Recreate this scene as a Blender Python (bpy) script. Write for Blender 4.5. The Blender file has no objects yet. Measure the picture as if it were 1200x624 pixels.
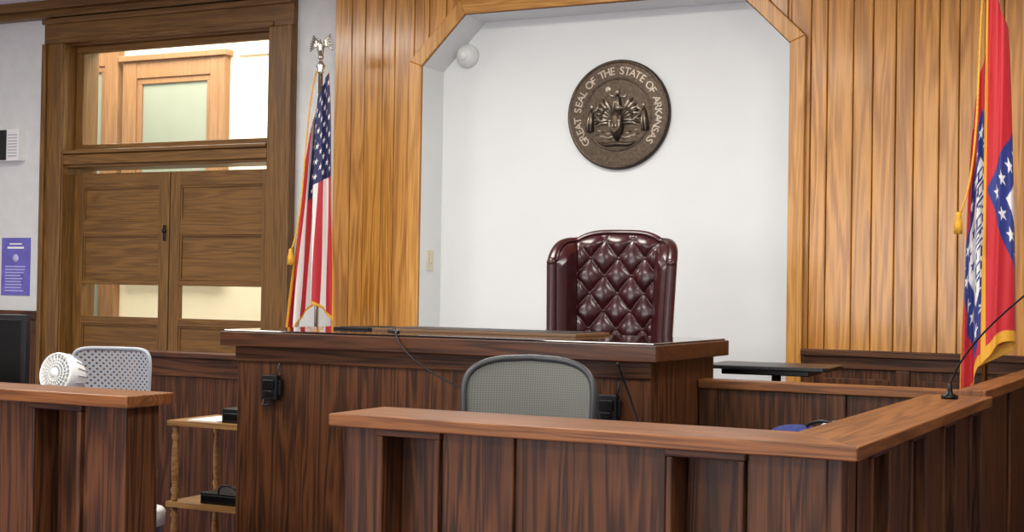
import bpy, bmesh, math, random
from mathutils import Matrix, Vector
random.seed(4)
sc=bpy.context.scene
try:
    sc.view_settings.view_transform='Standard'
    sc.view_settings.look='None'
except Exception: pass
pi=math.pi

# ------------------------------------------------------------ materials
def newmat(n):
    m=bpy.data.materials.new(n); m.use_nodes=True
    nt=m.node_tree; b=nt.nodes['Principled BSDF']
    return m,nt,b
def lin(r,g,b):
    f=lambda c:((c/255+.055)/1.055)**2.4 if c/255>.04045 else c/255/12.92
    return (f(r),f(g),f(b),1)
def plain(n,col,rough=.5,metal=0,coat=0,noise=.0,scale=8,bump=0,spec=.5):
    m,nt,b=newmat(n)
    b.inputs['Roughness'].default_value=rough
    b.inputs['Metallic'].default_value=metal
    b.inputs['Coat Weight'].default_value=coat
    b.inputs['Specular IOR Level'].default_value=spec
    tc=nt.nodes.new('ShaderNodeTexCoord'); no=nt.nodes.new('ShaderNodeTexNoise')
    no.inputs['Scale'].default_value=scale; no.inputs['Detail'].default_value=5
    nt.links.new(tc.outputs['Object'],no.inputs['Vector'])
    cr=nt.nodes.new('ShaderNodeValToRGB')
    cr.color_ramp.elements[0].position=.3; cr.color_ramp.elements[1].position=.7
    cr.color_ramp.elements[0].color=(*[c*(1-noise) for c in col[:3]],1)
    cr.color_ramp.elements[1].color=(*[min(1,c*(1+noise)) for c in col[:3]],1)
    nt.links.new(no.outputs['Fac'],cr.inputs['Fac']); nt.links.new(cr.outputs['Color'],b.inputs['Base Color'])
    if bump:
        bp=nt.nodes.new('ShaderNodeBump'); bp.inputs['Strength'].default_value=bump; bp.inputs['Distance'].default_value=.01
        nt.links.new(no.outputs['Fac'],bp.inputs['Height']); nt.links.new(bp.outputs['Normal'],b.inputs['Normal'])
    return m
def wood(n,c1,c2,axis='z',rough=.38,coat=.0,sc_=1.0,attr=False,pores=.66,spec=.5,rings=26,acr=12):
    m,nt,b=newmat(n); N=nt.nodes.new; L=nt.links.new
    tc=N('ShaderNodeTexCoord'); mp=N('ShaderNodeMapping')
    a=.6*sc_; c=acr*sc_
    mp.inputs['Scale'].default_value={'z':(c,c,a),'x':(a,c,c),'y':(c,a,c)}[axis]
    vec=tc.outputs['Object']
    if attr:
        at=N('ShaderNodeAttribute'); at.attribute_name='rnd'
        ad=N('ShaderNodeVectorMath'); ad.operation='MULTIPLY_ADD'
        L(at.outputs['Color'],ad.inputs[0]); ad.inputs[1].default_value=(7,7,7); L(vec,ad.inputs[2]); vec=ad.outputs[0]
    L(vec,mp.inputs['Vector'])
    n1=N('ShaderNodeTexNoise'); n1.inputs['Scale'].default_value=1.0; n1.inputs['Detail'].default_value=3; n1.inputs['Distortion'].default_value=.4
    L(mp.outputs[0],n1.inputs['Vector'])
    ma=N('ShaderNodeMath'); ma.operation='MULTIPLY'; ma.inputs[1].default_value=rings*2
    L(n1.outputs['Fac'],ma.inputs[0])
    sn=N('ShaderNodeMath'); sn.operation='SINE'; L(ma.outputs[0],sn.inputs[0])
    mr=N('ShaderNodeMapRange'); mr.inputs[1].default_value=-1; mr.inputs[2].default_value=1; L(sn.outputs[0],mr.inputs[0])
    mp2=N('ShaderNodeMapping'); c2s=110*sc_; a2=2.2*sc_
    mp2.inputs['Scale'].default_value={'z':(c2s,c2s,a2),'x':(a2,c2s,c2s),'y':(c2s,a2,c2s)}[axis]
    L(vec,mp2.inputs['Vector'])
    n2=N('ShaderNodeTexNoise'); n2.inputs['Scale'].default_value=2.0; n2.inputs['Detail'].default_value=3
    L(mp2.outputs[0],n2.inputs['Vector'])
    mx=N('ShaderNodeMath'); mx.operation='MULTIPLY'; L(mr.outputs[0],mx.inputs[0]); mx.inputs[1].default_value=1-pores
    ma2=N('ShaderNodeMath'); ma2.operation='MULTIPLY_ADD'; L(n2.outputs['Fac'],ma2.inputs[0]); ma2.inputs[1].default_value=pores; L(mx.outputs[0],ma2.inputs[2])
    cr=N('ShaderNodeValToRGB'); cr.color_ramp.elements[0].position=.2; cr.color_ramp.elements[1].position=.8
    cr.color_ramp.elements[0].color=c1; cr.color_ramp.elements[1].color=c2
    L(ma2.outputs[0],cr.inputs['Fac'])
    out=cr.outputs['Color']
    if attr:
        sx=N('ShaderNodeSeparateColor'); L(at.outputs['Color'],sx.inputs[0])
        m2=N('ShaderNodeMapRange'); m2.inputs[3].default_value=.90; m2.inputs[4].default_value=1.07; L(sx.outputs[0],m2.inputs[0])
        hs=N('ShaderNodeHueSaturation'); L(m2.outputs[0],hs.inputs['Value']); L(out,hs.inputs['Color']); out=hs.outputs['Color']
    L(out,b.inputs['Base Color'])
    b.inputs['Roughness'].default_value=rough; b.inputs['Coat Weight'].default_value=coat; b.inputs['Coat Roughness'].default_value=.15
    b.inputs['Specular IOR Level'].default_value=spec
    bp=N('ShaderNodeBump'); bp.inputs['Strength'].default_value=.08; bp.inputs['Distance'].default_value=.004
    L(ma2.outputs[0],bp.inputs['Height']); L(bp.outputs['Normal'],b.inputs['Normal'])
    return m
DK1,DK2=lin(38,20,9),lin(100,60,32)
dark_z=wood('dark_oak_z',DK1,DK2,'z',.45,pores=.62,spec=.3); dark_x=wood('dark_oak_x',DK1,DK2,'x',.45,pores=.62,spec=.3); dark_y=wood('dark_oak_y',DK1,DK2,'y',.45,pores=.62,spec=.3)
T1,T2=lin(82,46,20),lin(140,88,46)
top_x=wood('counter_oak_x',T1,T2,'x',.4,spec=.35); top_y=wood('counter_oak_y',T1,T2,'y',.4,spec=.35)
JE1,JE2=lin(40,21,11),lin(94,55,31)
jtop=wood('bench_top_edge',JE1,JE2,'x',.35,spec=.4)
glasstop=plain('glossy_black_top',lin(30,20,16),.06,0,.3)
panelm=wood('honey_oak_panel',lin(158,100,30),lin(216,154,70),'z',.28,.2,attr=True,pores=.6,rings=18)
trimz=wood('honey_trim_z',lin(170,114,46),lin(216,160,84),'z',.3); trimx=wood('honey_trim_x',lin(170,114,46),lin(216,160,84),'x',.3)
door_z=wood('door_oak_z',lin(80,52,16),lin(134,94,42),'z',.42,pores=.74); door_x=wood('door_oak_x',lin(80,52,16),lin(134,94,42),'x',.42,pores=.74)
cart_w=wood('cart_maple',lin(130,90,46),lin(180,136,84),'x',.4)
hallw=wood('hall_oak',lin(120,84,50),lin(156,116,76),'z',.4,pores=.8)
white=plain('white_paint',lin(225,228,227),.6,noise=.015,scale=3,bump=.02)
white2=plain('white_paint_rough',lin(216,218,216),.7,noise=.04,scale=12,bump=.15)
cream=plain('cream_paint',lin(240,230,196),.6,noise=.02)
ceilm=plain('ceiling_tile',lin(225,225,220),.8,noise=.04,scale=60,bump=.1)
carpet=plain('purple_carpet',lin(120,104,140),.95,noise=.25,scale=120,bump=.3)
black=plain('black_plastic',lin(20,20,22),.35,noise=.1)
blackm=plain('black_metal',lin(14,14,15),.3,.3)
whitep=plain('white_plastic',lin(235,235,232),.35,noise=.02)
greyp=plain('grey_plastic',lin(176,182,190),.45,noise=.03)
silver=plain('silver_metal',lin(215,212,200),.22,1)
brass=plain('brass',lin(214,170,80),.25,1)
goldc=plain('gold_fringe',lin(226,166,44),.6,noise=.2,scale=90)
leather=plain('oxblood_leather',lin(54,15,18),.28,0,.12,noise=.25,scale=25,bump=.06)
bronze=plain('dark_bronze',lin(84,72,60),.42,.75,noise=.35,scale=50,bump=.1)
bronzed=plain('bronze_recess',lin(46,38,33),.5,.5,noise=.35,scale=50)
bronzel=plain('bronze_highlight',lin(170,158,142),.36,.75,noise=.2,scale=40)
blue=plain('blue_cloth',lin(34,46,104),.8,noise=.3,scale=60)
paper=plain('paper',lin(240,240,238),.7,noise=.01)
posterm=plain('poster_purple',lin(104,98,184),.5,noise=.15,scale=12)
posterw=plain('poster_print',lin(190,188,235),.5)
pane=plain('frosted_pane',lin(136,142,124),.25,noise=.08,scale=2)
cpanel=plain('beige_plate',lin(214,206,180),.4)
def glassmat():
    m,nt,b=newmat('clear_glass'); nt.nodes.remove(b)
    t=nt.nodes.new('ShaderNodeBsdfTransparent'); g=nt.nodes.new('ShaderNodeBsdfGlossy'); g.inputs['Roughness'].default_value=.02
    mx=nt.nodes.new('ShaderNodeMixShader'); mx.inputs[0].default_value=.05
    nt.links.new(t.outputs[0],mx.inputs[1]); nt.links.new(g.outputs[0],mx.inputs[2])
    nt.links.new(mx.outputs[0],nt.nodes['Material Output'].inputs[0]); return m
glass=glassmat()
def emis(n,c,s):
    m,nt,b=newmat(n); b.inputs['Emission Color'].default_value=c; b.inputs['Emission Strength'].default_value=s; b.inputs['Base Color'].default_value=c; return m
def meshfab():
    m,nt,b=newmat('mesh_fabric'); N=nt.nodes.new; L=nt.links.new
    tc=N('ShaderNodeTexCoord'); w1=N('ShaderNodeTexWave'); w2=N('ShaderNodeTexWave')
    w1.bands_direction='X'; w2.bands_direction='Z'
    for w in (w1,w2): w.inputs['Scale'].default_value=38; w.inputs['Distortion'].default_value=.3; L(tc.outputs['Object'],w.inputs['Vector'])
    mx=N('ShaderNodeMath'); mx.operation='MULTIPLY'; L(w1.outputs['Fac'],mx.inputs[0]); L(w2.outputs['Fac'],mx.inputs[1])
    cr=N('ShaderNodeValToRGB'); cr.color_ramp.elements[0].color=lin(114,116,108); cr.color_ramp.elements[1].color=lin(78,80,76)
    L(mx.outputs[0],cr.inputs['Fac']); L(cr.outputs['Color'],b.inputs['Base Color']); b.inputs['Roughness'].default_value=.8
    return m
meshf=meshfab()
def perfmat():
    m,nt,b=newmat('perforated_plastic'); N=nt.nodes.new; L=nt.links.new
    b.inputs['Base Color'].default_value=lin(180,186,196); b.inputs['Roughness'].default_value=.45
    tc=N('ShaderNodeTexCoord'); sp=N('ShaderNodeSeparateXYZ'); L(tc.outputs['Object'],sp.inputs[0])
    def sn(sock,k,off=0):
        a=N('ShaderNodeMath'); a.operation='MULTIPLY_ADD'; a.inputs[1].default_value=k; a.inputs[2].default_value=off; L(sock,a.inputs[0])
        s=N('ShaderNodeMath'); s.operation='SINE'; L(a.outputs[0],s.inputs[0]); return s.outputs[0]
    q=N('ShaderNodeMath'); q.operation='MULTIPLY'; L(sn(sp.outputs[0],230),q.inputs[0]); L(sn(sp.outputs[2],230),q.inputs[1])
    g=N('ShaderNodeMath'); g.operation='GREATER_THAN'; g.inputs[1].default_value=.45; L(q.outputs[0],g.inputs[0])
    t=N('ShaderNodeBsdfTransparent'); mx=N('ShaderNodeMixShader'); L(g.outputs[0],mx.inputs[0]); L(b.outputs[0],mx.inputs[1]); L(t.outputs[0],mx.inputs[2])
    L(mx.outputs[0],nt.nodes['Material Output'].inputs[0]); return m
perf=perfmat()
def flagmat():
    m,nt,b=newmat('flag_cloth'); a=nt.nodes.new('ShaderNodeAttribute'); a.attribute_name='fcol'
    nt.links.new(a.outputs['Color'],b.inputs['Base Color']); b.inputs['Roughness'].default_value=.55
    b.inputs['Sheen Weight'].default_value=.1
    return m
flagm=flagmat()

# ------------------------------------------------------------ mesh builder
class MB:
    def __init__(s): s.bm=bmesh.new(); s.ms=[]; s.M=Matrix.Identity(4)
    def mi(s,m):
        if m not in s.ms: s.ms.append(m)
        return s.ms.index(m)
    def v(s,p): return s.bm.verts.new(s.M@Vector(p))
    def f(s,vs,m,sm=False):
        try: fa=s.bm.faces.new(vs)
        except ValueError: return None
        fa.material_index=s.mi(m); fa.smooth=sm; return fa
    def box(s,x0,x1,y0,y1,z0,z1,m):
        vs=[s.v((x,y,z)) for z in (z0,z1) for y in (y0,y1) for x in (x0,x1)]
        for q in ((0,2,3,1),(4,5,7,6),(0,1,5,4),(2,6,7,3),(0,4,6,2),(1,3,7,5)): s.f([vs[i] for i in q],m)
    def prism(s,pts,pl,a,b,m,sm=False):
        def mk(p,t): return {'xz':(p[0],t,p[1]),'xy':(p[0],p[1],t),'yz':(t,p[0],p[1])}[pl]
        A=[s.v(mk(p,a)) for p in pts]; B=[s.v(mk(p,b)) for p in pts]
        s.f(A,m); s.f(B[::-1],m); n=len(pts)
        for i in range(n): s.f([A[i],B[i],B[(i+1)%n],A[(i+1)%n]],m,sm)
    def tube(s,pts,r,m,seg=8,closed=False,cap=True):
        pts=[Vector(p) for p in pts]; n=len(pts); rings=[]
        prev=None
        for i,p in enumerate(pts):
            if closed: d=pts[(i+1)%n]-pts[i-1]
            else: d=pts[min(i+1,n-1)]-pts[max(i-1,0)]
            d.normalize()
            if prev is None:
                u=d.orthogonal().normalized()
            else:
                u=(prev-d*prev.dot(d)).normalized()
            prev=u; w=d.cross(u)
            rr=r[i] if isinstance(r,(list,tuple)) else r
            rings.append([s.v(p+(u*math.cos(2*pi*k/seg)+w*math.sin(2*pi*k/seg))*rr) for k in range(seg)])
        for i in range(n if closed else n-1):
            A=rings[i];B=rings[(i+1)%n]
            for k in range(seg): s.f([A[k],A[(k+1)%seg],B[(k+1)%seg],B[k]],m,True)
        if not closed and cap: s.f(rings[0][::-1],m); s.f(rings[-1],m)
    def lathe(s,prof,c,m,seg=24,sm=True,rot=None):
        c=Vector(c); rot=rot or Matrix.Identity(3); rings=[]
        for r,z in prof:
            if r<1e-6: rings.append([s.v(c+rot@Vector((0,0,z)))])
            else: rings.append([s.v(c+rot@Vector((r*math.cos(2*pi*k/seg),r*math.sin(2*pi*k/seg),z))) for k in range(seg)])
        for A,B in zip(rings,rings[1:]):
            for k in range(seg):
                k2=(k+1)%seg
                if len(A)==1 and len(B)==1: continue
                if len(A)==1: s.f([A[0],B[k],B[k2]][::-1],m,sm)
                elif len(B)==1: s.f([A[k],A[k2],B[0]],m,sm)
                else: s.f([A[k],A[k2],B[k2],B[k]],m,sm)
        if len(rings[0])>1: s.f(rings[0][::-1],m)
        if len(rings[-1])>1: s.f(rings[-1],m)
    def ell(s,c,r,m,seg=16,n=8):
        M0=s.M; s.M=M0@Matrix.Translation(Vector(c))@Matrix.Diagonal((r[0],r[1],r[2],1))
        s.lathe([(math.sin(pi*i/n),-math.cos(pi*i/n)) for i in range(n+1)],(0,0,0),m,seg); s.M=M0
    def grid(s,fn,nu,nv,m,sm=True,cu=False):
        V=[[s.v(fn(i/nu,j/nv)) for j in range(nv+1)] for i in range(nu+1)]
        for i in range(nu):
            for j in range(nv): s.f([V[i][j],V[i+1][j],V[i+1][j+1],V[i][j+1]],m,sm)
        return V
    def done(s,name,bev=0,parent=None,solid=0,sub=0,seg=2):
        bmesh.ops.recalc_face_normals(s.bm,faces=s.bm.faces) if not getattr(s,'nonorm',False) else None
        me=bpy.data.meshes.new(name); s.bm.to_mesh(me); s.bm.free()
        for m in s.ms: me.materials.append(m)
        o=bpy.data.objects.new(name,me); sc.collection.objects.link(o)
        if solid:
            q=o.modifiers.new('s','SOLIDIFY'); q.thickness=solid; q.offset=0
        if bev:
            q=o.modifiers.new('b','BEVEL'); q.width=bev; q.segments=seg; q.limit_method='ANGLE'; q.angle_limit=math.radians(50); q.harden_normals=False
        if parent: o.parent=parent
        return o
def empty(n):
    e=bpy.data.objects.new(n,None); sc.collection.objects.link(e); e.empty_display_size=.2; return e

# ------------------------------------------------------------ room shell
XL,XR,YB=-9.6,2.6,-3.0
b=MB(); b.box(XL,XR,YB,12,-.1,0,carpet); b.done('floor')
b=MB(); b.box(XL,XR,YB,8.1,3.5,3.6,ceilm); b.done('ceiling')
b=MB(); b.box(XL-.15,XL,YB,8.1,0,3.5,white2); b.done('wall_left')
b=MB(); b.box(XR,XR+.15,YB,8.1,0,3.5,white2); b.done('wall_right')
b=MB(); b.box(XL,XR,YB-.15,YB,0,3.5,white2); b.done('wall_rear')
NL,NR,NT,CH=-4.56,-2.24,3.16,.30
b=MB()
b.box(XL,-7.62,7.8,8.1,0,3.5,white2)
b.box(-7.62,-5.72,7.8,8.1,3.24,3.5,white2)
b.box(-5.72,NL-.02,7.8,8.1,0,3.5,white2)
b.box(NR+.02,XR,7.8,8.1,0,3.5,white2)
b.box(NL-.02,NR+.02,7.8,8.1,NT+.02,3.5,white2)
b.done('wall_back')
e_=.004
prof=[(NL+e_,0.0),(NL+e_,NT-CH-.002),(NL+CH+.002,NT-e_),(NR-CH-.002,NT-e_),(NR-e_,NT-CH-.002),(NR-e_,0.0)]
b=MB(); b.nonorm=True
b.f([b.v((x,7.95,z)) for x,z in prof],white)
for (x0,z0),(x1,z1) in zip(prof,prof[1:]):
    b.f([b.v((x0,7.69,z0)),b.v((x1,7.69,z1)),b.v((x1,7.95,z1)),b.v((x0,7.95,z0))],white)
b.done('wall_niche')
def bottom(x):
    if x<=NL or x>=NR: return None
    if x<NL+CH: return NT-CH+(x-NL)
    if x>NR-CH: return NT-CH+(NR-x)
    return NT
b=MB()
x=-5.22; ws=[.13,.10,.13,.09,.14,.105,.12,.095]; k=0
brk=[NL,NL+CH,NR-CH,NR]
rn=[]
while x<XR:
    w=ws[k%8]; k+=1; x2=min(x+w,XR); r=random.random()
    cuts=[x+.0022]+[q for q in brk if x+3e-3<q<x2-3e-3]+[x2-.0022]
    nv0=len(b.bm.verts)
    for c0,c1 in zip(cuts,cuts[1:]):
        mid=(c0+c1)/2; bt=bottom(mid)
        if bt is None:
            z0=z1=.0 if mid<NL else 1.15
        else:
            z0=bottom(max(c0,NL+1e-4)); z1=bottom(min(c1,NR-1e-4))
        b.prism([(c0,z0),(c1,z1),(c1,3.5),(c0,3.5)],'xz',7.705,7.75,panelm)
    rn+= [r]*(len(b.bm.verts)-nv0)
    x=x2
b.box(-5.19,NL-.01,7.752,7.8,0,3.5,dark_z); b.box(NR+.01,XR,7.752,7.8,0,3.5,dark_z); b.box(NL-.01,NR+.01,7.752,7.8,NT+.005,3.5,dark_z)
rn+=[.5]*(len(b.bm.verts)-len(rn))
o=b.done('wall_panelling',.004,seg=1)
at=o.data.attributes.new('rnd','FLOAT_COLOR','POINT')
for i,r in enumerate(rn): at.data[i].color=(r,(r*7.3)%1,(r*3.7)%1,1)
d=.085; k=d*math.tan(pi/8)
inn=[(NL,0.0),(NL,NT-CH),(NL+CH,NT),(NR-CH,NT),(NR,NT-CH),(NR,0.0)]
out=[(NL-d,0.0),(NL-d,NT-CH+k),(NL+CH-k,NT+d),(NR-CH+k,NT+d),(NR+d,NT-CH+k),(NR+d,0.0)]
b=MB()
for i in range(5):
    b.prism([inn[i],inn[i+1],out[i+1],out[i]],'xz',7.672,7.704,trimz if i in(0,4,1,3) else trimx)
b.done('trim_1',.005)
b=MB()
b.box(NR+.09,XR,7.64,7.705,1.165,1.2,dark_x)
b.box(NR+.09,XR,7.69,7.704,0,1.10,dark_z)
b.box(NR+.09,XR,7.672,7.704,1.1,1.165,dark_x)
x=NR+.09
while x<XR-.5:
    b.box(x,x+.07,7.672,7.69,.0,1.10,dark_z); b.box(x+.11,x+.46,7.68,7.69,.55,1.05,dark_z); x+=.5
b.done('wall_dado_right',.004)
b=MB(); b.box(XL,-7.8,7.76,7.8,1.22,1.28,dark_x); b.box(XL,-7.8,7.78,7.8,0,1.22,dark_z)
for i in range(4): b.box(XL+.1+i*.45,XL+.45+i*.45,7.765,7.78,.2,1.12,dark_z)
b.done('wall_dado_left',.004)
b=MB(); b.box(XL,-5.22,7.66,7.8,3.44,3.5,door_x); b.box(XL,-5.22,7.72,7.8,3.39,3.44,door_x); b.done('trim_2',.006)

# ------------------------------------------------------------ door with transom
E=empty('door_1')
b=MB()
for (x0,x1,xo) in ((-7.76,-7.56,-7.76),(-5.775,-5.575,-5.615)):
    b.box(x0,x1,7.75,7.8,0,3.20,door_z); b.box(xo,xo+.04,7.725,7.75,0,3.2,door_z)
b.box(-7.61,-7.565,7.735,7.75,0,3.2,door_z)
b.box(-7.76,-5.575,7.75,7.8,3.2,3.38,door_x); b.box(-7.76,-5.575,7.72,7.75,3.34,3.38,door_x); b.box(-7.60,-5.73,7.735,7.75,3.2,3.23,door_x)
b.box(-7.62,-7.56,7.8,8.1,0,3.19,door_z); b.box(-5.78,-5.72,7.8,8.1,0,3.19,door_z)
b.box(-7.62,-5.72,7.8,8.1,3.19,3.24,door_x)
b.box(-7.56,-5.78,7.78,8.08,2.31,2.43,door_x); b.box(-7.56,-5.78,7.755,7.78,2.33,2.40,door_x); b.box(-7.56,-5.78,7.74,7.78,2.405,2.43,door_x)
b.done('frame',.006,E)
b=MB()
b.box(-7.56,-7.49,7.87,7.91,2.48,3.14,door_z); b.box(-5.85,-5.78,7.87,7.91,2.48,3.14,door_z)
b.box(-7.56,-5.78,7.87,7.91,2.43,2.48,door_x); b.box(-7.56,-5.78,7.87,7.91,3.14,3.19,door_x)
b.done('transom_sash',.004,E)
b=MB(); b.box(-7.49,-5.85,7.888,7.892,2.48,3.14,glass); b.done('transom_glass',0,E)
def leaf(x0,x1,nm):
    b=MB(); y0,y1=7.86,7.905
    b.box(x0,x0+.085,y0,y1,.1,2.27,door_z); b.box(x1-.085,x1,y0,y1,.1,2.27,door_z)
    a,c=x0+.085,x1-.085
    for z0,z1 in ((2.17,2.27),(1.83,1.93),(1.48,1.515),(1.20,1.255),(.1,.3),(.7,.8)): b.box(a,c,y0+.002,y1-.002,z0,z1,door_x)
    for z0,z1 in ((1.93,2.17),(1.515,1.83),(.8,1.2),(.3,.7)):
        b.box(a,c,y0+.018,y1-.018,z0,z1,door_x)
        for q in ((a,a+.012,z0,z1),(c-.012,c,z0,z1)): b.box(q[0],q[1],y0+.007,y0+.018,q[2],q[3],door_z)
        for q in ((z0,z0+.012),(z1-.012,z1)): b.box(a+.012,c-.012,y0+.007,y0+.018,q[0],q[1],door_x)
    b.done(nm,.003,E)
leaf(-7.545,-6.675,'leaf_left'); leaf(-6.665,-5.795,'leaf_right')
b=MB(); b.lathe([(.0,-.004),(.016,-.004),(.016,.01),(.0,.014)],(-6.71,7.855,1.86),blackm,16,rot=Matrix.Rotation(pi/2,3,'X'))
b.box(-6.722,-6.698,7.852,7.86,1.79,1.9,blackm); b.done('lock',.002,E)

# hallway beyond
b=MB(); b.box(-12.5,-4.5,9.8,9.9,0,4.1,cream); b.done('wall_hallway')
b=MB(); b.box(-12.5,-4.5,8.1,9.9,4.1,4.2,ceilm); b.done('ceiling_hallway')
b=MB(); b.box(-4.6,-4.5,8.12,9.8,0,4.1,cream); b.done('wall_hallway_right')
b=MB(); b.box(-12.5,-12.4,8.1,9.8,0,4.1,cream); b.done('wall_hallway_left')
def hwin(nm,x0,x1,z0,z1):
    b=MB(); w=.15
    b.box(x0,x0+w,9.72,9.8,z0,z1,hallw); b.box(x1-w,x1,9.72,9.8,z0,z1,hallw)
    b.box(x0+w,x1-w,9.725,9.8,z1-w,z1,hallw); b.box(x0+w,x1-w,9.725,9.8,z0,z0+w,hallw)
    b.box(x0-.03,x1+.03,9.69,9.8,z1,z1+.05,hallw)
    b.box(x0+w,x1-w,9.76,9.8,z0+w,z1-w,pane)
    for q in (x0+w,x1-w-.05): b.box(q,q+.05,9.74,9.78,z0+w,z1-w-.05,hallw)
    b.box(x0+w,x1-w,9.74,9.78,z1-w-.05,z1-w,hallw)
    b.done(nm,.005)
hwin('window_1',-8.80,-7.69,1.56,3.42); hwin('window_2',-10.3,-8.86,1.0,3.55)
b=MB(); b.box(-7.6,-4.6,9.77,9.8,3.42,3.46,cream); b.box(-7.2,-7.17,9.78,9.8,0,4.1,cream); b.done('trim_3')

# ------------------------------------------------------------ wall items left
b=MB(); b.box(-8.19,-7.97,7.73,7.8,2.37,2.60,whitep); b.box(-8.195,-8.09,7.722,7.74,2.375,2.595,black)
for i in range(8): b.box(-8.075,-7.985,7.726,7.73,2.40+i*.022,2.408+i*.022,greyp)
b.done('wall_speaker',.006)
b=MB(); b.box(-8.18,-7.90,7.793,7.8,1.39,1.81,posterm); b.box(-8.12,-7.96,7.790,7.794,1.73,1.745,paper); b.box(-8.10,-7.98,7.790,7.794,1.76,1.77,paper)
b.lathe([(0,0),(.03,0),(.03,.003),(0,.003)],(-8.04,7.793,1.66),posterw,20,rot=Matrix.Rotation(pi/2,3,'X'))
for i in range(9): b.box(-8.14,-7.94+random.uniform(-.05,0),7.7905,7.794,1.42+i*.022,1.428+i*.022,posterw)
b.done('poster')
b=MB(); b.box(NL+e_,NL+e_+.006,7.77,7.85,1.60,1.73,cpanel); b.box(NL+e_+.006,NL+e_+.014,7.803,7.817,1.65,1.68,cpanel); b.done('light_switch',.002)
b=MB(); R=Matrix.Rotation(pi/2,3,'X')
b.lathe([(0,0),(.075,0),(.075,.02),(.06,.045),(.05,.06),(.03,.075),(0,.08)],(-4.38,7.95,2.95),white,28,rot=R)
b.lathe([(0,.0),(.03,.0),(.03,.015),(0,.015)],(-4.38,7.88,2.945),whitep,20,rot=R)
b.done('dome_camera')

# ------------------------------------------------------------ seal
def char_mesh(c,size,ext):
    cu=bpy.data.curves.new('t','FONT'); cu.body=c; cu.size=size; cu.extrude=ext; cu.align_x='CENTER'; cu.offset=.0006
    o=bpy.data.objects.new('t',cu); sc.collection.objects.link(o)
    bpy.context.view_layer.update()
    me=bpy.data.meshes.new_from_object(o.evaluated_get(bpy.context.evaluated_depsgraph_get()))
    data=([v.co.copy() for v in me.vertices],[tuple(p.vertices) for p in me.polygons])
    bpy.data.objects.remove(o); bpy.data.curves.remove(cu); bpy.data.meshes.remove(me)
    return data
def add_char(b,data,M,m):
    vs=[b.bm.verts.new(b.M@(M@v)) for v in data[0]]
    for f in data[1]: b.f([vs[i] for i in f],m)
b=MB()
M0=Matrix.Translation((-3.35,7.95,2.54))@Matrix.Rotation(pi/2,4,'X')
b.M=M0
Rr=.327
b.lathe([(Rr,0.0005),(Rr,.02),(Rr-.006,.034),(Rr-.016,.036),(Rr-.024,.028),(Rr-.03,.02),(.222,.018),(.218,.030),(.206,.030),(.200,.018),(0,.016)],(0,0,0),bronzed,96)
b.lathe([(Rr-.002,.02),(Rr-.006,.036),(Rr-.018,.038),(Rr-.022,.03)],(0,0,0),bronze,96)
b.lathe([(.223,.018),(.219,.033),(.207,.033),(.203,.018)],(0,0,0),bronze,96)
for i in range(90):
    a=i*2*pi/90; b.ell(((Rr-.028)*math.cos(a),(Rr-.028)*math.sin(a),.024),(.005,.005,.005),bronze,6,4)
txt="GREAT SEAL OF THE STATE OF ARKANSAS"
a0,a1=222,-42
wid={' ':.7,'I':.5}
tot=sum(wid.get(c,1) for c in txt); acc=0; cache={}
for c in txt:
    w=wid.get(c,1); ang=math.radians(a0+(a1-a0)*(acc+w/2)/tot); acc+=w
    if c==' ': continue
    if c not in cache: cache[c]=char_mesh(c,.064,.007)
    M=Matrix.Rotation(ang-pi/2,4,'Z')@Matrix.Translation((0,.238,.025))
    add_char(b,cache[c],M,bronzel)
def star(b,x,y,r,z,h,m,rot=0):
    b.prism([(x+(r if i%2==0 else r*.4)*math.sin(rot+i*pi/5),y+(r if i%2==0 else r*.4)*math.cos(rot+i*pi/5)) for i in range(10)],'xy',z,z+h,m)
for a in (-90,-78,-102): star(b,.262*math.cos(math.radians(a)),.262*math.sin(math.radians(a)),.02,.018,.01,bronzel)
b.M=M0@Matrix.Scale(1.12,4)
for i in range(13):
    a=math.radians(162-i*12); star(b,.155*math.cos(a)*.75,.02+.15*math.sin(a),.012,.014,.01,bronzel)
for i in range(15):
    a=math.radians(160-i*10); b.tube([(.04*math.cos(a),.09+.04*math.sin(a),.018),(.075*math.cos(a),.09+.06*math.sin(a),.018)],.002,bronzel,5)
b.tube([(0,.01,.022),(0,.05,.034),(0,.085,.03),(0,.105,.024)],[.034,.022,.018,.008],bronze,10)
for q in (-.014,0,.014): b.tube([(q*1.3,.01,.05),(q*.8,.06,.05),(q*.5,.09,.044)],.004,bronzel,6)
b.ell((0,.118,.03),(.014,.016,.014),bronzel,10,6)
b.tube([(-.014,.095,.03),(-.04,.10,.028),(-.055,.13,.024)],.007,bronzel,6); b.tube([(.014,.095,.03),(.042,.09,.028),(.05,.125,.024)],.007,bronzel,6)
b.lathe([(.018,0),(.020,.006),(.012,.008)],(-.058,.135,.02),bronzel,10)
b.tube([(0,.03,.03),(0,-.02,.04),(0,-.09,.032),(0,-.135,.02)],[.02,.042,.036,.014],bronze,14)
b.ell((.016,.032,.055),(.018,.014,.014),bronzel,10,6); b.tube([(.03,.032,.055),(.042,.026,.052)],[.006,.002],bronzel,6)
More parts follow.
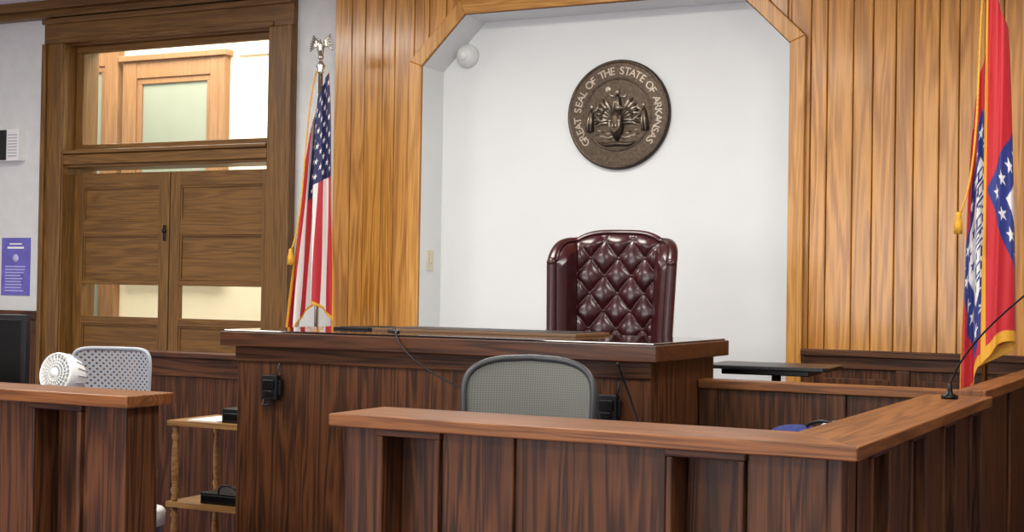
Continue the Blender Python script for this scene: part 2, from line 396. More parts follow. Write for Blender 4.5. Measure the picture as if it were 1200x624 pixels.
for s_ in (-1,1):
    for i in range(11):
        t=i/10; a=math.radians(80-110*t); L_=.125-.02*t
        x0,y0=s_*.03,.01-.055*t
        x1,y1=s_*(.055+L_*.8*math.cos(a)),-.02+L_*math.sin(a)*.95
        xm,ym=(x0+x1)/2+s_*.012,(y0+y1)/2+.014
        b.tube([(x0,y0,.034),(xm,ym,.034),(x1,y1,.022)],[.010,.009,.003],bronze if i%2 else bronzel,6)
    for i in range(7):
        t=i/6; a=math.radians(70-90*t); b.ell((s_*(.045+.045*math.cos(a)),-.02+.05*math.sin(a),.04),(.012,.008,.008),bronze,8,5)
    b.tube([(0,-.11,.026),(s_*.05,-.125,.028),(s_*.115,-.10,.02)],.006,bronzel,6)
    for i in range(7):
        b.ell((s_*(.04+.013*i),-.118+.004*i+(.014 if i%2 else -.012),.024),(.013,.006,.006),bronzel if i%3 else bronze,8,5)
    b.tube([(s_*.158,-.085,.02),(s_*.155,-.03,.03),(s_*.150,.015,.028),(s_*.150,.03,.02)],[.026,.019,.015,.007],bronze,10)
    for q in (-.01,.008): b.tube([(s_*(.158+q),-.085,.044),(s_*(.154+q),-.03,.046),(s_*(.15+q*.5),.01,.04)],.004,bronzel,6)
    b.ell((s_*.148,.045,.026),(.012,.014,.011),bronzel,10,6)
    b.tube([(s_*.145,.012,.03),(s_*.118,.03,.03),(s_*.108,.065,.024)],.006,bronzel,6)
    b.tube([(s_*.108,.03,.024),(s_*.106,.10,.02)],.003,bronzel,6)
sh=[(-.036,-.012),(.036,-.012),(.036,-.055),(.028,-.08),(0,-.10),(-.028,-.08),(-.036,-.055)]
b.prism(sh,'xy',.06,.070,bronze)
for i in range(4): b.box(-.031+.018*i,-.024+.018*i,-.068,-.045,.070,.073,bronzel)
b.box(-.033,.033,-.04,-.035,.070,.073,bronzel); b.ell((0,-.024,.070),(.016,.007,.005),bronzel,10,5)
b.tube([(-.13,-.0,.03),(-.09,-.035,.04),(-.045,-.03,.05)],.007,bronzel,6); b.tube([(.13,-.0,.03),(.09,-.035,.04),(.045,-.03,.05)],.007,bronzel,6)
b.tube([(-.12,-.145,.02),(-.06,-.16,.028),(0,-.155,.03),(.06,-.16,.028),(.12,-.145,.02)],[.006,.012,.014,.012,.006],bronze,8)
b.done('state_seal')

# ------------------------------------------------------------ platform
b=MB(); b.box(-4.28,-.975,5.98,7.635,0,.45,carpet); b.done('judge_platform')

# ------------------------------------------------------------ judge bench
b=MB()
X0,X1,Y0,Y1=-4.033,-1.985,5.10,5.95
b.box(X0,X1,Y0,Y1,1.228,1.292,jtop)
b.box(X0+.012,X1-.012,Y0+.012,Y1-.012,1.2921,1.300,glasstop)
b.box(X0+.04,X1-.05,5.18,5.22,.0,1.228,dark_z)
b.box(X0+.04,X0+.08,5.22,5.9,.0,1.228,dark_z); b.box(X1-.09,X1-.05,5.22,5.9,.0,1.228,dark_z)
b.box(X0+.035,X1-.045,5.165,5.18,1.16,1.228,dark_x)
b.box(X0+.035,X1-.045,5.165,5.18,0,.12,dark_x)
b.box(X0+.08,X0+.5,5.22,5.85,.45,1.228,dark_z); b.box(X1-.5,X1-.09,5.22,5.85,.45,1.228,dark_z)
b.done('judge_bench',.004)
b=MB(); b.box(-3.5,-2.5,5.50,5.86,1.300,1.312,plain('pad_leather',lin(120,88,60),.4,noise=.1)); b.box(-3.47,-2.53,5.52,5.84,1.312,1.315,plain('pad_blotter',lin(40,32,28),.5)); b.done('desk_pad',.003)
b=MB(); b.box(-3.74,-3.56,5.55,5.85,1.300,1.310,black); b.box(-3.72,-3.58,5.57,5.83,1.310,1.313,blackm); b.done('folder',.003)
def outlet(nm,x,z):
    b=MB()
    b.box(x-.04,x+.04,5.135,5.165,z-.05,z+.055,black); b.box(x-.05,x+.05,5.148,5.165,z-.03,z+.035,black)
    b.tube([(x-.02,5.13,z-.05),(x-.02,5.12,z-.075),(x+.01,5.125,z-.07)],.006,black,6)
    b.box(x-.028,x+.028,5.125,5.137,z-.005,z+.035,blackm); b.box(x-.02,x+.02,5.128,5.137,z-.035,z-.012,blackm)
    b.tube([(x+.035,5.14,z+.05),(x+.045,5.14,z+.075),(x+.045,5.15,z+.11)],.004,black,6)
    b.done(nm,.003)
outlet('junction_box',-3.79,1.05); outlet('junction_box',-2.20,1.04)
def bez(p0,p1,p2,p3,n=20):
    P=[Vector(p) for p in (p0,p1,p2,p3)]
    return [(1-t)**3*P[0]+3*(1-t)**2*t*P[1]+3*(1-t)*t*t*P[2]+t**3*P[3] for t in [i/n for i in range(n+1)]]
b=MB(); pts=bez((-3.13,5.10,1.312),(-3.10,5.07,1.24),(-3.0,5.07,1.17),(-2.80,5.13,1.08))
b.tube(pts,.0035,black,8)
b.tube([(-3.20,5.16,1.312),(-3.15,5.13,1.314),(-3.12,5.105,1.310)],[.008,.011,.007],black,10)
b.box(-2.83,-2.77,5.125,5.165,1.03,1.09,black); b.done('gooseneck_microphone')
b=MB(); b.tube(bez((-2.14,5.09,1.225),(-2.12,5.13,1.14),(-2.10,5.14,1.08),(-2.06,5.14,.98)),.005,black,6); b.tube(bez((-2.06,5.14,.98),(-2.05,5.13,.8),(-2.12,5.13,.6),(-2.15,5.13,.0)),.005,black,6); b.done('cable')

# ------------------------------------------------------------ clerk enclosure
b=MB()
ZT,TH=1.13,.036
b.prism([(-2.37,3.5),(-.841,3.5),(-1.075,3.80),(-2.37,3.80)],'xy',ZT-TH,ZT,top_x)
b.prism([(-.841,3.5),(-.841,5.55),(-1.075,5.55),(-1.075,3.80)],'xy',ZT-TH,ZT,top_y)
FY=3.545; zb=ZT-TH
b.box(-2.34,-2.225,FY,FY+.05,0,zb,dark_z)
def bayx(x0,x1,FY,zb):
    b.box(x0,x0+.018,FY-.012,FY+.12,0,zb-.022,dark_z); b.box(x1-.018,x1,FY-.012,FY+.12,0,zb-.022,dark_z)
    b.box(x0-.004,x1+.004,FY-.016,FY+.12,zb-.022,zb,dark_x); b.box(x0+.018,x1-.018,FY+.10,FY+.12,0,zb-.022,dark_z)
bayx(-2.225,-2.02,FY,zb); bayx(-1.345,-1.135,FY,zb)
b.box(-2.016,-1.792,FY,FY+.05,0,zb,dark_z); b.box(-1.792,-1.764,FY+.012,FY+.05,0,zb,dark_z); b.box(-1.764,-1.349,FY,FY+.05,0,zb,dark_z)
b.box(-1.131,-.925,FY,FY+.05,0,zb,dark_z); b.box(-.925,-.885,FY-.004,FY+.05,0,zb,dark_z)
b.box(-2.34,-.885,FY+.12,FY+.14,0,zb,dark_z)
b.box(-2.34,-2.30,FY+.05,3.78,0,zb,dark_z)
SX=-.885
def sbox(y0,y1,x0,x1,z0,z1,m): b.box(x0,x1,y0,y1,z0,z1,m)
ys=[3.595,3.80,4.02,4.30,4.52,4.80,5.02,5.30,5.54]
for i,(y0,y1) in enumerate(zip(ys,ys[1:])):
    if i%2==0: sbox(y0,y1,SX-.05,SX,0,zb,dark_z)
    else:
        sbox(y0,y0+.018,SX-.12,SX+.012,0,zb-.022,dark_z); sbox(y1-.018,y1,SX-.12,SX+.012,0,zb-.022,dark_z)
        sbox(y0-.004,y1+.004,SX-.12,SX+.016,zb-.022,zb,dark_y); sbox(y0+.018,y1-.018,SX-.12,SX-.10,0,zb-.022,dark_z)
sbox(FY+.14,5.55,SX-.14,SX-.12,0,zb,dark_z)
b.done('clerk_bench',.004)
b=MB()
sbox(5.56,7.62,SX-.05,SX-.01,0,1.11,dark_z); sbox(5.56,7.62,SX-.085,SX+.02,1.11,1.15,top_y)
for yy in (5.57,6.3,6.98): sbox(yy,yy+.09,SX-.01,SX+.004,0,1.11,dark_z)
b.done('low_railing',.004)
b=MB()
b.box(-2.03,SX-.087,5.72,5.76,0,1.10,dark_z); b.box(-2.03,SX-.087,5.69,5.79,1.10,1.137,top_x)
for xx in (-2.03,-1.5,-1.06): b.box(xx,xx+.08,5.705,5.72,.1,1.10,dark_z)
b.done('low_railing',.004)
b=MB()
b.box(-1.95,-1.09,5.15,5.68,.90,.94,dark_x)
b.box(-1.9,-1.86,5.2,5.66,0,.9,dark_z); b.box(-1.14,-1.10,5.2,5.66,0,.9,dark_z); b.box(-1.86,-1.14,5.6,5.62,.5,.9,dark_x)
b.done('work_table',.004)
b=MB()
b.ell((-1.50,5.30,.975),(.10,.08,.035),blue,20,8); b.tube(bez((-1.47,5.3,1.0),(-1.40,5.2,1.05),(-1.32,5.2,1.05),(-1.24,5.3,.96)),.006,black,6); b.tube(bez((-1.42,5.3,.99),(-1.38,5.25,1.04),(-1.32,5.3,1.04),(-1.30,5.35,.96)),.008,greyp,6)
b.done('drawstring_bag')
b=MB(); b.ell((-1.17,5.28,.99),(.07,.08,.05),blue,16,8); b.tube(bez((-1.2,5.25,1.0),(-1.17,5.2,1.06),(-1.12,5.22,1.05),(-1.12,5.3,.96)),.006,blue,6); b.done('cloth_bundle')
b=MB()
b.lathe([(.03,0),(.03,.012),(.012,.02),(.008,.05),(.005,.055)],(-.955,5.33,ZT),blackm,20)
b.tube(bez((-.955,5.33,ZT+.05),(-.93,5.33,1.25),(-.88,5.31,1.36),(-.62,5.2,1.56)),.0034,blackm,8)
b.tube([(-.62,5.2,1.56),(-.60,5.19,1.575),(-.56,5.175,1.6)],[.005,.010,.010],black,10)
b.done('gooseneck_microphone')

# ------------------------------------------------------------ left desk
b=MB()
b.box(-6.2,-3.233,3.62,3.85,ZT-.04,ZT,top_x)
FY=3.66; zb=ZT-.04
b.box(-5.2,-3.684,FY,FY+.05,0,zb,dark_z)
x0,x1=-3.68,-3.455
bayx(x0,x1,FY,zb)
b.box(x1+.004,-3.27,FY,FY+.16,0,zb,dark_z); b.box(-6.2,-5.2,FY,FY+.05,0,zb,dark_z)
b.box(-6.0,-4.15,3.86,4.75,.96,1.0,dark_x); b.box(-4.24,-4.2,3.87,4.7,0,.96,dark_z); b.box(-5.9,-5.86,3.87,4.7,0,.96,dark_z)
b.done('clerk_desk',.004)
b=MB()
b.M=Matrix.Translation((-4.16,4.3,1.0))
b.lathe([(.06,0),(.06,.01),(.045,.02),(.02,.03),(.015,.05)],(0,0,0),whitep,24)
b.M=b.M@Matrix.Translation((0,0,.130))@Matrix.Rotation(math.radians(-2),4,'Z')@Matrix.Rotation(math.radians(80),4,'X')
b.lathe([(.0,-.055),(.03,-.053),(.05,-.04),(.07,-.01),(.080,.03),(.083,.05),(.083,.075),(.08,.085),(.075,.08),(.07,.06),(.0,.055)],(0,0,-.03),whitep,40)
for j in range(18):
    a=j*2*pi/18; b.tube([(.052*math.cos(a),.052*math.sin(a),-.066),(.073*math.cos(a),.073*math.sin(a),-.036),(.084*math.cos(a),.084*math.sin(a),.01)],.0022,greyp,4)
for r in (.02,.032,.044,.056,.068):
    b.tube([(r*math.cos(t*2*pi/32),r*math.sin(t*2*pi/32),.058-.25*r*r/.07) for t in range(32)],.0022,whitep,5,closed=True)
for i in range(24):
    a=i*2*pi/24; b.tube([(.02*math.cos(a),.02*math.sin(a),.057),(.05*math.cos(a+.2),.05*math.sin(a+.2),.052),(.079*math.cos(a+.3),.079*math.sin(a+.3),.05)],.0016,whitep,4)
b.lathe([(0,.062),(.018,.060),(.02,.05)],(0,0,0),whitep,20)
for i in range(5):
    a=i*2*pi/5
    b.f([b.v((.012*math.cos(a),.012*math.sin(a),.04)),b.v((.066*math.cos(a),.066*math.sin(a),.03)),b.v((.066*math.cos(a+.8),.066*math.sin(a+.8),.045)),b.v((.012*math.cos(a+1),.012*math.sin(a+1),.045))],greyp)
b.done('desk_fan')
b=MB(); b.M=Matrix.Translation((-4.72,4.32,1.0))@Matrix.Rotation(math.radians(8),4,'Z')
b.box(-.36,.3,-.015,.015,.05,.36,black); b.box(-.2,.2,.015,.045,.1,.3,blackm); b.box(-.03,.03,.02,.04,0,.12,black); b.box(-.12,.12,-.06,.1,0,.012,black)
b.box(-.34,.28,-.017,-.015,.075,.34,blackm); b.done('computer_monitor',.004)
b=MB(); b.M=Matrix.Translation((-4.78,5.25,0))@Matrix.Rotation(math.radians(20),4,'Z')
W=.180; z0,z1=.80,1.185
def sq(t,k=.30):
    c,s_=math.cos(t),math.sin(t)
    return W*math.copysign(abs(c)**k,c), (z1-z0)/2*math.copysign(abs(s_)**k,s_)
def PP(x,z): return (x*(1+.10*z/.2),.05*(1-(x/W)**2)-.03*z/.2,(z0+z1)/2+z)
b.grid(lambda u,v: PP(*[q*v*.98 for q in sq(2*pi*u)]),72,8,perf)
b.tube([PP(*sq(2*pi*i/72)) for i in range(72)],.009,greyp,8,closed=True)
b.prism([(-.22,-.42),(.22,-.42),(.24,-.3),(.23,0),(-.23,0),(-.24,-.3)],'xy',.58,.62,greyp)
for s in (-1,1): b.tube([(s*.15,.05,.84),(s*.15,.09,.7),(s*.15,-.05,.58)],.011,greyp,8)
b.lathe([(.028,.1),(.028,.35),(.018,.35),(.018,.56),(.1,.565),(.1,.58)],(0,-.2,0),silver,16)
for i in range(5):
    a=2*pi*i/5; b.tube([(0,-.2,.1),(.28*math.cos(a),-.2+.28*math.sin(a),.07)],[.026,.016],silver,8); b.ell((.28*math.cos(a),-.2+.28*math.sin(a),.03),(.018,.028,.03),black,12,8)
b.done('perforated_office_chair')
b=MB(); b.box(-5.82,-4.3,6.6,6.64,0,1.07,dark_z); b.box(-5.84,-4.3,6.56,6.68,1.07,1.10,jtop); b.box(-5.82,-5.72,6.585,6.6,0,1.07,dark_z); b.box(-4.9,-4.8,6.585,6.6,0,1.07,dark_z); b.box(-5.72,-4.9,6.588,6.6,.96,1.07,dark_x); b.box(-4.8,-4.3,6.588,6.6,.96,1.07,dark_x); b.done('wood_partition',.004)
b=MB()
cx0,cx1,cy0,cy1=-4.70,-4.12,5.55,5.93
b.box(cx0,cx1,cy0,cy1,.805,.83,cart_w); b.box(cx0,cx1,cy0,cy1,.41,.435,cart_w); b.box(cx0,cx1,cy0,cy1,.1,.12,cart_w)
def turned(z0,z1):
    h=z1-z0; return [(.012,z0),(.018,z0+.03*h),(.012,z0+.08*h),(.02,z0+.15*h),(.012,z0+.2*h),(.017,z0+.3*h),(.019,z0+.5*h),(.015,z0+.7*h),(.011,z0+.8*h),(.02,z0+.86*h),(.012,z0+.92*h),(.018,z0+.97*h),(.014,z1)]
for xx in (cx0+.03,cx1-.03):
    for yy in (cy0+.03,cy1-.03):
        b.lathe(turned(.435,.805),(xx,yy,0),cart_w,16); b.lathe(turned(.12,.41),(xx,yy,0),cart_w,16)
        b.lathe([(.012,.1),(.016,.06),(.02,.03),(.012,0)],(xx,yy,0),cart_w,12)
b.done('side_table')
b=MB(); b.box(-4.40,-4.20,5.59,5.81,.83,.90,black); b.box(-4.39,-4.21,5.585,5.595,.84,.88,blackm); b.done('printer',.004)
b=MB(); b.box(-4.6,-4.42,5.58,5.83,.83,.836,paper); b.done('paper_stack')
b=MB(); b.box(-4.52,-4.16,5.59,5.88,.435,.49,black); b.box(-4.51,-4.17,5.58,5.59,.445,.48,blackm); b.tube(bez((-4.4,5.58,.49),(-4.4,5.56,.55),(-4.3,5.56,.55),(-4.28,5.59,.49)),.006,black,6); b.done('video_recorder',.004)
b=MB(); b.lathe([(0,0),(.11,0),(.14,.30),(.145,.31),(.13,.31),(.1,.02)],(-5.04,5.72,0),black,24)
b.lathe([(.149,.25),(.152,.32),(.14,.335),(.12,.32),(.11,.26)],(-5.04,5.72,.02),whitep,18); b.done('trash_can')

# ------------------------------------------------------------ judge chair
b=MB(); b.M=Matrix.Translation((-2.745,6.5,.45))@Matrix.Rotation(math.radians(12),4,'Z')
HB=1.325; Z0=.42
XB,XW=.205,.055
def sect(s):
    a=abs(s); sg=1 if s>=0 else -1
    if a<.66:
        x=XB*a/.66; y=-.035*(1-math.cos(a/.66*pi/2))
        return sg*x,y
    t=(a-.66)/.34
    x=XB+XW*math.sin(t*pi/2)**.8; y=-.035-.17*t
    return sg*x,y
def top(s):
    a=abs(s)
    if a<.64: return HB-.04*(a/.64)**3.5
    t=(a-.64)/.36
    return HB-.04-.015*t-.09*t**3
P1,P2=.070,.086
def tuft(x,z):
    p=x/P1+z/P2; q=x/P1-z/P2
    return (abs(math.sin(pi*p/2))*abs(math.sin(pi*q/2)))**.42
def nrm(s):
    e=.01; xa,ya=sect(min(1,s+e)); xb,yb=sect(max(-1,s-e)); nx,ny=(ya-yb),-(xa-xb); l=math.hypot(nx,ny); return nx/l,ny/l
def wsc(v,s):
    return .92+.10*v
def front(u,v):
    s=u*2-1; x,y=sect(s); zt=top(s); z=Z0+(zt-Z0)*v
    x*=wsc(v,s); lean=.10*(z-Z0)
    edge=min(1,(1-v)/.05)*min(1,(1-abs(s))/.08); edge=max(0,edge)**.5
    a=abs(s)
    if a<.64: h=tuft(x,z)*.026
    elif a<.70: h=.0+.022*((a-.64)/.06)**.5
    else: h=.022
    nx,ny=nrm(s)
    if .60<a<.72: nx,ny=nx*.5,ny
    return (x+nx*(h*edge+.02*edge), y+lean+ny*(h*edge+.02*edge), z)
b.grid(front,170,150,leather)
def back(u,v):
    s=u*2-1; x,y=sect(s); zt=top(s); z=Z0+(zt-Z0)*v; x*=wsc(v,s); nx,ny=nrm(s); th=.05
    return (x-nx*th,y+.10*(z-Z0)-ny*th,z-.004)
b.grid(back,60,30,leather)
def rim(u,v):
    A=Vector(front(u,1)); B=Vector(back(u,1)); m=(A+B)/2; r=(B-A)/2; a=pi*v
    return m-r*math.cos(a)+Vector((0,0,.024*math.sin(a)))
b.grid(rim,100,8,leather)
for u in (0,1):
    def rs(t,v):
        A=Vector(front(u,t)); B=Vector(back(u,t)); m=(A+B)/2; r=(B-A)/2; a=pi*v
        n=Vector((-r.y,r.x,0)).normalized()*.022
        if n.y>0: n=-n
        return m-r*math.cos(a)+n*math.sin(a)
    b.grid(rs,30,8,leather)
    A=Vector(front(u,1)); B=Vector(back(u,1)); b.ell((A+B)/2,(.026,.026,.024),leather,14,8)
b.tube([Vector(front(i/60,1))+Vector((0,-.004,.006)) for i in range(61)],.0045,leather,6)
for i in range(-4,5):
    for j in range(0,30):
        xx=P1*i; zz=P2*j
        if (i+j)%2: continue
        if abs(xx)<.19 and Z0+.04<zz<HB-.05:
            v0=.5
            for _ in range(4):
                best=0
                for k in range(300):
                    s=-.66+1.32*k/299
                    if sect(s)[0]*wsc(v0,s)>=xx: break
                v0=(zz-Z0)/(top(s)-Z0)
            P=front((s+1)/2,v0); b.ell((P[0],P[1]-.001,P[2]),(.009,.006,.009),leather,10,6)
def rbox(cx,cy,cz,rx,ry,rz,m,p=4):
    def fn(u,v):
        th=2*pi*u; ph=pi*(v-.5)
        c=lambda a,k:math.copysign(abs(math.cos(a))**k,math.cos(a)); s_=lambda a,k:math.copysign(abs(math.sin(a))**k,math.sin(a))
        k=2/p
        return (cx+rx*c(ph,k)*c(th,k),cy+ry*c(ph,k)*s_(th,k),cz+rz*s_(ph,k))
    b.grid(fn,32,16,m)
rbox(0,-.24,.46,.24,.28,.09,leather,5)
for s in (-1,1): rbox(s*.27,-.22,.56,.05,.27,.10,leather,4); rbox(s*.27,-.24,.655,.06,.26,.04,leather,3)
b.lathe([(.03,.08),(.03,.38),(.12,.385),(.12,.40)],(0,-.18,0),blackm,16)
for i in range(5):
    a=2*pi*i/5; b.tube([(0,-.18,.11),(.15*math.cos(a),-.18+.15*math.sin(a),.10),(.29*math.cos(a),-.18+.29*math.sin(a),.07)],[.03,.025,.018],cart_w,8)
    b.ell((.29*math.cos(a),-.18+.29*math.sin(a),.03),(.02,.03,.03),black,12,8)
b.done('wingback_office_chair')

# ------------------------------------------------------------ clerk mesh chair
b=MB(); b.M=Matrix.Translation((-2.25,4.55,.0))@Matrix.Rotation(math.radians(18),4,'Z')
zt=1.255
def sup(t):
    c,s_=math.cos(t),math.sin(t); k=.40
    x=.228*math.copysign(abs(c)**k,c); z=.20*math.copysign(abs(s_)**k,s_)
    if z>0: z-= .028*(x/.228)**2*(z/.20)
    x*=1+.03*(z/.20)
    return x,z
def P(x,z): return (x,.06*(1-(x/.27)**2)+.02*((z)/.22)**2, zt-.20+z)
b.tube([P(*sup(2*pi*i/64)) for i in range(64)],.012,plain('frame_grey',lin(60,62,64),.4),8,closed=True)
b.grid(lambda u,v: P(*[q*v*.99 for q in sup(2*pi*u)]),64,10,meshf)
b.tube([(0,.09,1.05),(0,.14,.85),(0,.08,.6),(0,-.1,.55)],.022,black,10)
b.box(-.16,.16,.07,.085,.93,.97,black)
def seatp(u,v):
    th=2*pi*u; ph=pi*(v-.5); c=lambda a,k:math.copysign(abs(math.cos(a))**k,math.cos(a)); s_=lambda a,k:math.copysign(abs(math.sin(a))**k,math.sin(a))
    return (.25*c(ph,.5)*c(th,.5),-.22+.24*c(ph,.5)*s_(th,.5),.62+.035*s_(ph,.5))
b.grid(seatp,32,12,black)
b.lathe([(.028,.1),(.028,.35),(.018,.35),(.018,.58),(.1,.585),(.1,.6)],(0,-.2,0),blackm,16)
for s in (-1,1):
    b.tube([(s*.2,-.15,.6),(s*.29,-.15,.62),(s*.29,-.15,.80)],.014,black,8); b.box(s*.29-.035,s*.29+.035,-.30,-.04,.80,.825,black)
for i in range(5):
    a=2*pi*i/5+.3; b.tube([(0,-.2,.1),(.3*math.cos(a),-.2+.3*math.sin(a),.07)],[.028,.016],black,8); b.ell((.3*math.cos(a),-.2+.3*math.sin(a),.03),(.018,.028,.03),black,12,8)
b.done('mesh_office_chair')

b=MB(); b.M=Matrix.Translation((-1.94,6.5,.45))@Matrix.Rotation(math.radians(4),4,'Z')
b.prism([(-.27,-.2),(.25,-.2),(.27,-.18),(.27,.18),(.25,.2),(-.27,.2),(-.29,.18),(-.29,-.18)],'xy',.700,.718,black)
b.prism([(-.22,-.15),(.18,-.15),(.18,.15),(-.22,.15)],'xy',.675,.700,blackm)
b.lathe([(.03,.02),(.03,.4),(.022,.4),(.022,.675)],(0,0,0),blackm,16)
b.box(-.25,.25,-.03,.03,0,.03,blackm); b.box(-.03,.03,-.2,.2,0,.03,blackm)
b.done('laptop_stand',.004)

# ------------------------------------------------------------ flags
def instar(x,y,r):
    d=math.hypot(x,y)
    if d>r: return False
    a=math.atan2(x,y)%(2*pi/5); a=min(a,2*pi/5-a)
    ix,iy=.382*r*math.cos(pi/5),.382*r*math.sin(pi/5)
    px,py=d*math.cos(a),d*math.sin(a)
    return (ix-r)*(py)-(iy)*(px-r)>=0
RED=lin(180,26,40)[:3]; WHT=lin(232,229,226)[:3]; BLU=lin(26,32,84)[:3]; GLD=lin(224,162,40)[:3]
def us(a,b_):
    if a>.975 or b_>.985 or a<.015: return GLD
    if b_<.42 and a<7/13:
        X=b_*1.45; Y=a*.8; cw=.61/12; chh=.4308/10
        i=round(X/cw); j=round(Y/chh)
        if 1<=i<=11 and 1<=j<=9 and (i+j)%2==0 and instar(X-i*cw,-(Y-j*chh),.022): return WHT
        return BLU
    return RED if int(a*13)%2==0 else WHT
FONT={'A':["01110","10001","10001","11111","10001","10001","10001"],'R':["11110","10001","10001","11110","10100","10010","10001"],'K':["10001","10010","10100","11000","10100","10010","10001"],'N':["10001","11001","10101","10101","10011","10001","10001"],'S':["01111","10000","10000","01110","00001","00001","11110"]}
ABLU=lin(34,50,126)[:3]; ARED=lin(192,26,38)[:3]
def ar(a,b_):
    if a>.975 or a<.035: return GLD
    if b_>.965: return GLD
    X=(b_-.55)*1.35; Y=(a-.5)*.9
    D=abs(X)/.54+abs(Y)/.41
    if D<1:
        if D>.60:
            for k in range(24):
                t=k/24*4; q=int(t); f=t-q
                c=[(0,-1),(1,0),(0,1),(-1,0)]; p0=c[q]; p1=c[(q+1)%4]
                sx=(p0[0]+(p1[0]-p0[0])*f)*.54*.80; sy=(p0[1]+(p1[1]-p0[1])*f)*.41*.80
                if instar(X-sx,-(Y-sy),.034): return WHT
            return ABLU
        px=(X+.27)/.54*47; py=(Y+.05)/.12*7
        if 0<=px<47 and 0<=py<7:
            ch=int(px//6); cx=int(px%6)
            if cx<5 and ch<8 and FONT["ARKANSAS"[ch]][int(py)][cx]=='1': return ABLU
        for sx,sy in ((0,-.11),(-.07,.12),(.07,.12),(0,.17)):
            if instar(X-sx,-(Y-sy),.035): return ABLU
        return WHT
    return ARED
def lerp(pts,t):
    for (a0,v0),(a1,v1) in zip(pts,pts[1:]):
        if t<=a1:
            k=(t-a0)/(a1-a0); return v0+(v1-v0)*k
    return pts[-1][1]
def flag(name,colf,px,py,zt,ztip,drop,wt,wb_,off_t,off_b,nf,base_z,H=.8,tip='eagle',ph0=0,xmap=None,ymap=None,tx=-.10,wav=.55,amp0=.012,amp1=.035):
    E=empty(name)
    b=MB(); b.lathe([(.15,0),(.15,.015),(.12,.03),(.05,.045),(.03,.08),(.018,.10)],(px,py,base_z),brass,28)
    b.tube([(px,py,base_z+.08),(px,py,ztip-.22)],.014,silver if tip=='eagle' else brass,12)
    b.lathe([(.014,0),(.022,.01),(.014,.02),(.03,.045),(.014,.07),(.01,.08)],(px,py,ztip-.23),silver,16)
    z=ztip-.15
    b.ell((px,py,z+.02),(.018,.018,.018),silver,12,8)
    b.tube([(px,py,z+.03),(px,py-.005,z+.07),(px,py-.012,z+.10),(px,py-.02,z+.115)],[.014,.024,.014,.009],silver,10)
    b.ell((px,py-.022,z+.122),(.010,.014,.009),silver,10,6)
    for s in (-1,1):
        for i in range(7):
            t=i/6
            b.tube([(px+s*.012,py,z+.085),(px+s*(.035+.015*t),py,z+.125-.035*t),(px+s*(.065+.022*math.sin(t*2)),py+.005,z+.16-.10*t)],[.008,.009,.003],silver,6)
    b.done('pole',0,E)
    na,nb=260,380
    V=[];C=[]
    for j in range(nb+1):
        bb=j/nb
        for i in range(na+1):
            a=i/na
            w=wt+(wb_-wt)*bb**.7
            cx=off_t+(off_b-off_t)*bb**.8
            ph=2*pi*nf*a+1.3*bb+ph0
            amp=(amp0+amp1*bb**.6)
            am=lerp(xmap,a) if xmap else a
            yo=lerp(ymap,a) if ymap else 0
            x=px+((am-.5)*w+cx+.225*w/nf*math.sin(2*ph+.6)*wav)
            y=py-.03+yo+amp*math.sin(ph)+.006*math.sin(3.1*ph+4*bb)
            z=zt-H*a*(1-bb)**1.1*.9-bb*(drop-.14*math.sin(a*pi*nf*.66)*bb-.10*(1-a))
            V.append((x,y,z)); C.append(colf(a,bb))
    F=[(j*(na+1)+i,j*(na+1)+i+1,(j+1)*(na+1)+i+1,(j+1)*(na+1)+i) for j in range(nb) for i in range(na)]
    me=bpy.data.meshes.new('cloth'); me.from_pydata(V,[],F); me.materials.append(flagm)
    at=me.attributes.new('fcol','FLOAT_COLOR','POINT')
    at.data.foreach_set('color',[c for q in C for c in (q[0],q[1],q[2],1)])
    for p in me.polygons: p.use_smooth=True
    o=bpy.data.objects.new('cloth',me); sc.collection.objects.link(o); o.parent=E
    q=o.modifiers.new('s','SOLIDIFY'); q.thickness=.0015
    b=MB()
    b.tube(bez((px-.01,py-.03,ztip-.22),(px-.04,py-.12,zt-.3),(px+.01,py-.14,zt-.9),(px+tx,py-.14,zt-1.12)),.005,goldc,8)
    b.lathe([(.006,.0),(.014,-.01),(.012,-.02),(.018,-.05),(.02,-.10),(0,-.10)],(px+tx,py-.14,zt-1.10),goldc,14)
    b.done('tassel',0,E)
flag('american_flag',us,-5.10,7.38,2.82,3.03,1.64,.13,.30,.01,-.04,2.5,0.0,H=.55,amp0=.010,amp1=.035,wav=.35,
     xmap=[(0,1),(.54,.28),(1,0)])
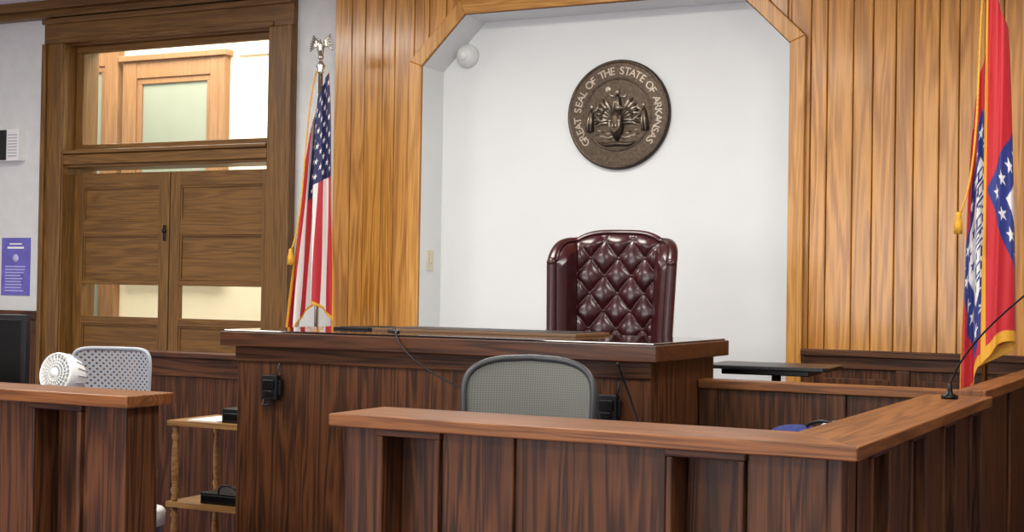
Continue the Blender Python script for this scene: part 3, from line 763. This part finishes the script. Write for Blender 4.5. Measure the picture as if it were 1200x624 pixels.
flag('state_flag',ar,-1.09,6.95,2.98,3.22,1.90,.15,.25,.015,.02,3.0,.45,H=.9,tip='b',ph0=.8,
     xmap=[(0,.42),(.26,.95),(.31,1.0),(.36,.95),(.46,.34),(.70,.09),(1,0)],ymap=[(0,-.07),(.26,-.055),(.36,-.01),(1,.01)],amp0=.008,amp1=.016,wav=.3)

# ------------------------------------------------------------ lights
lm=emis('troffer_glow',(1,.97,.9,1),3.0)
def troffer(x,y,pw):
    b=MB(); b.box(x-.62,x+.62,y-.32,y+.32,3.47,3.5,whitep); b.box(x-.58,x+.58,y-.28,y+.28,3.465,3.47,lm); b.done('ceiling_light')
    l=bpy.data.lights.new('area','AREA'); l.shape='RECTANGLE'; l.size=1.15; l.size_y=.55; l.energy=pw*1.33; l.color=(1,.96,.885)
    o=bpy.data.objects.new('ceiling_lamp',l); o.location=(x,y,3.45); sc.collection.objects.link(o)
for x,y,p in ((-3.4,5.9,36),(-.6,5.4,36),(-6.4,5.6,42),(-3.4,3.0,46),(-.4,2.4,44),(-6.6,2.6,70),(-2.5,0,44),(.8,0,36)): troffer(x,y,p)
def area(n,loc,rot,sx,sy,e,c):
    l=bpy.data.lights.new(n,'AREA'); l.shape='RECTANGLE'; l.size=sx; l.size_y=sy; l.energy=e; l.color=c
    o=bpy.data.objects.new(n,l); o.location=loc; o.rotation_euler=rot; sc.collection.objects.link(o)
area('hallway_lamp',(-7.6,8.9,4.05),(0,0,0),3.5,1.0,195,(1,.97,.90))
area('front_fill',(-3.5,YB+.05,1.9),(math.radians(90),0,0),5,1.8,180,(1,.985,.97))  # added soft front fill behind the camera; the rear wall has no window
w=bpy.data.worlds.new('w'); sc.world=w; w.use_nodes=True; w.node_tree.nodes['Background'].inputs[0].default_value=(.8,.85,.9,1); w.node_tree.nodes['Background'].inputs[1].default_value=.3

# ------------------------------------------------------------ camera
cd=bpy.data.cameras.new('camera'); cd.lens=51; cd.sensor_width=36; cd.sensor_fit='HORIZONTAL'
co=bpy.data.objects.new('camera',cd); sc.collection.objects.link(co)
Rm=Matrix.Rotation(math.radians(27),3,'Z')@Matrix.Rotation(math.radians(90.876),3,'X')@Matrix.Rotation(math.radians(.92),3,'Z')
co.matrix_world=Matrix.Translation((0,0,1.5))@Rm.to_4x4()
sc.camera=co
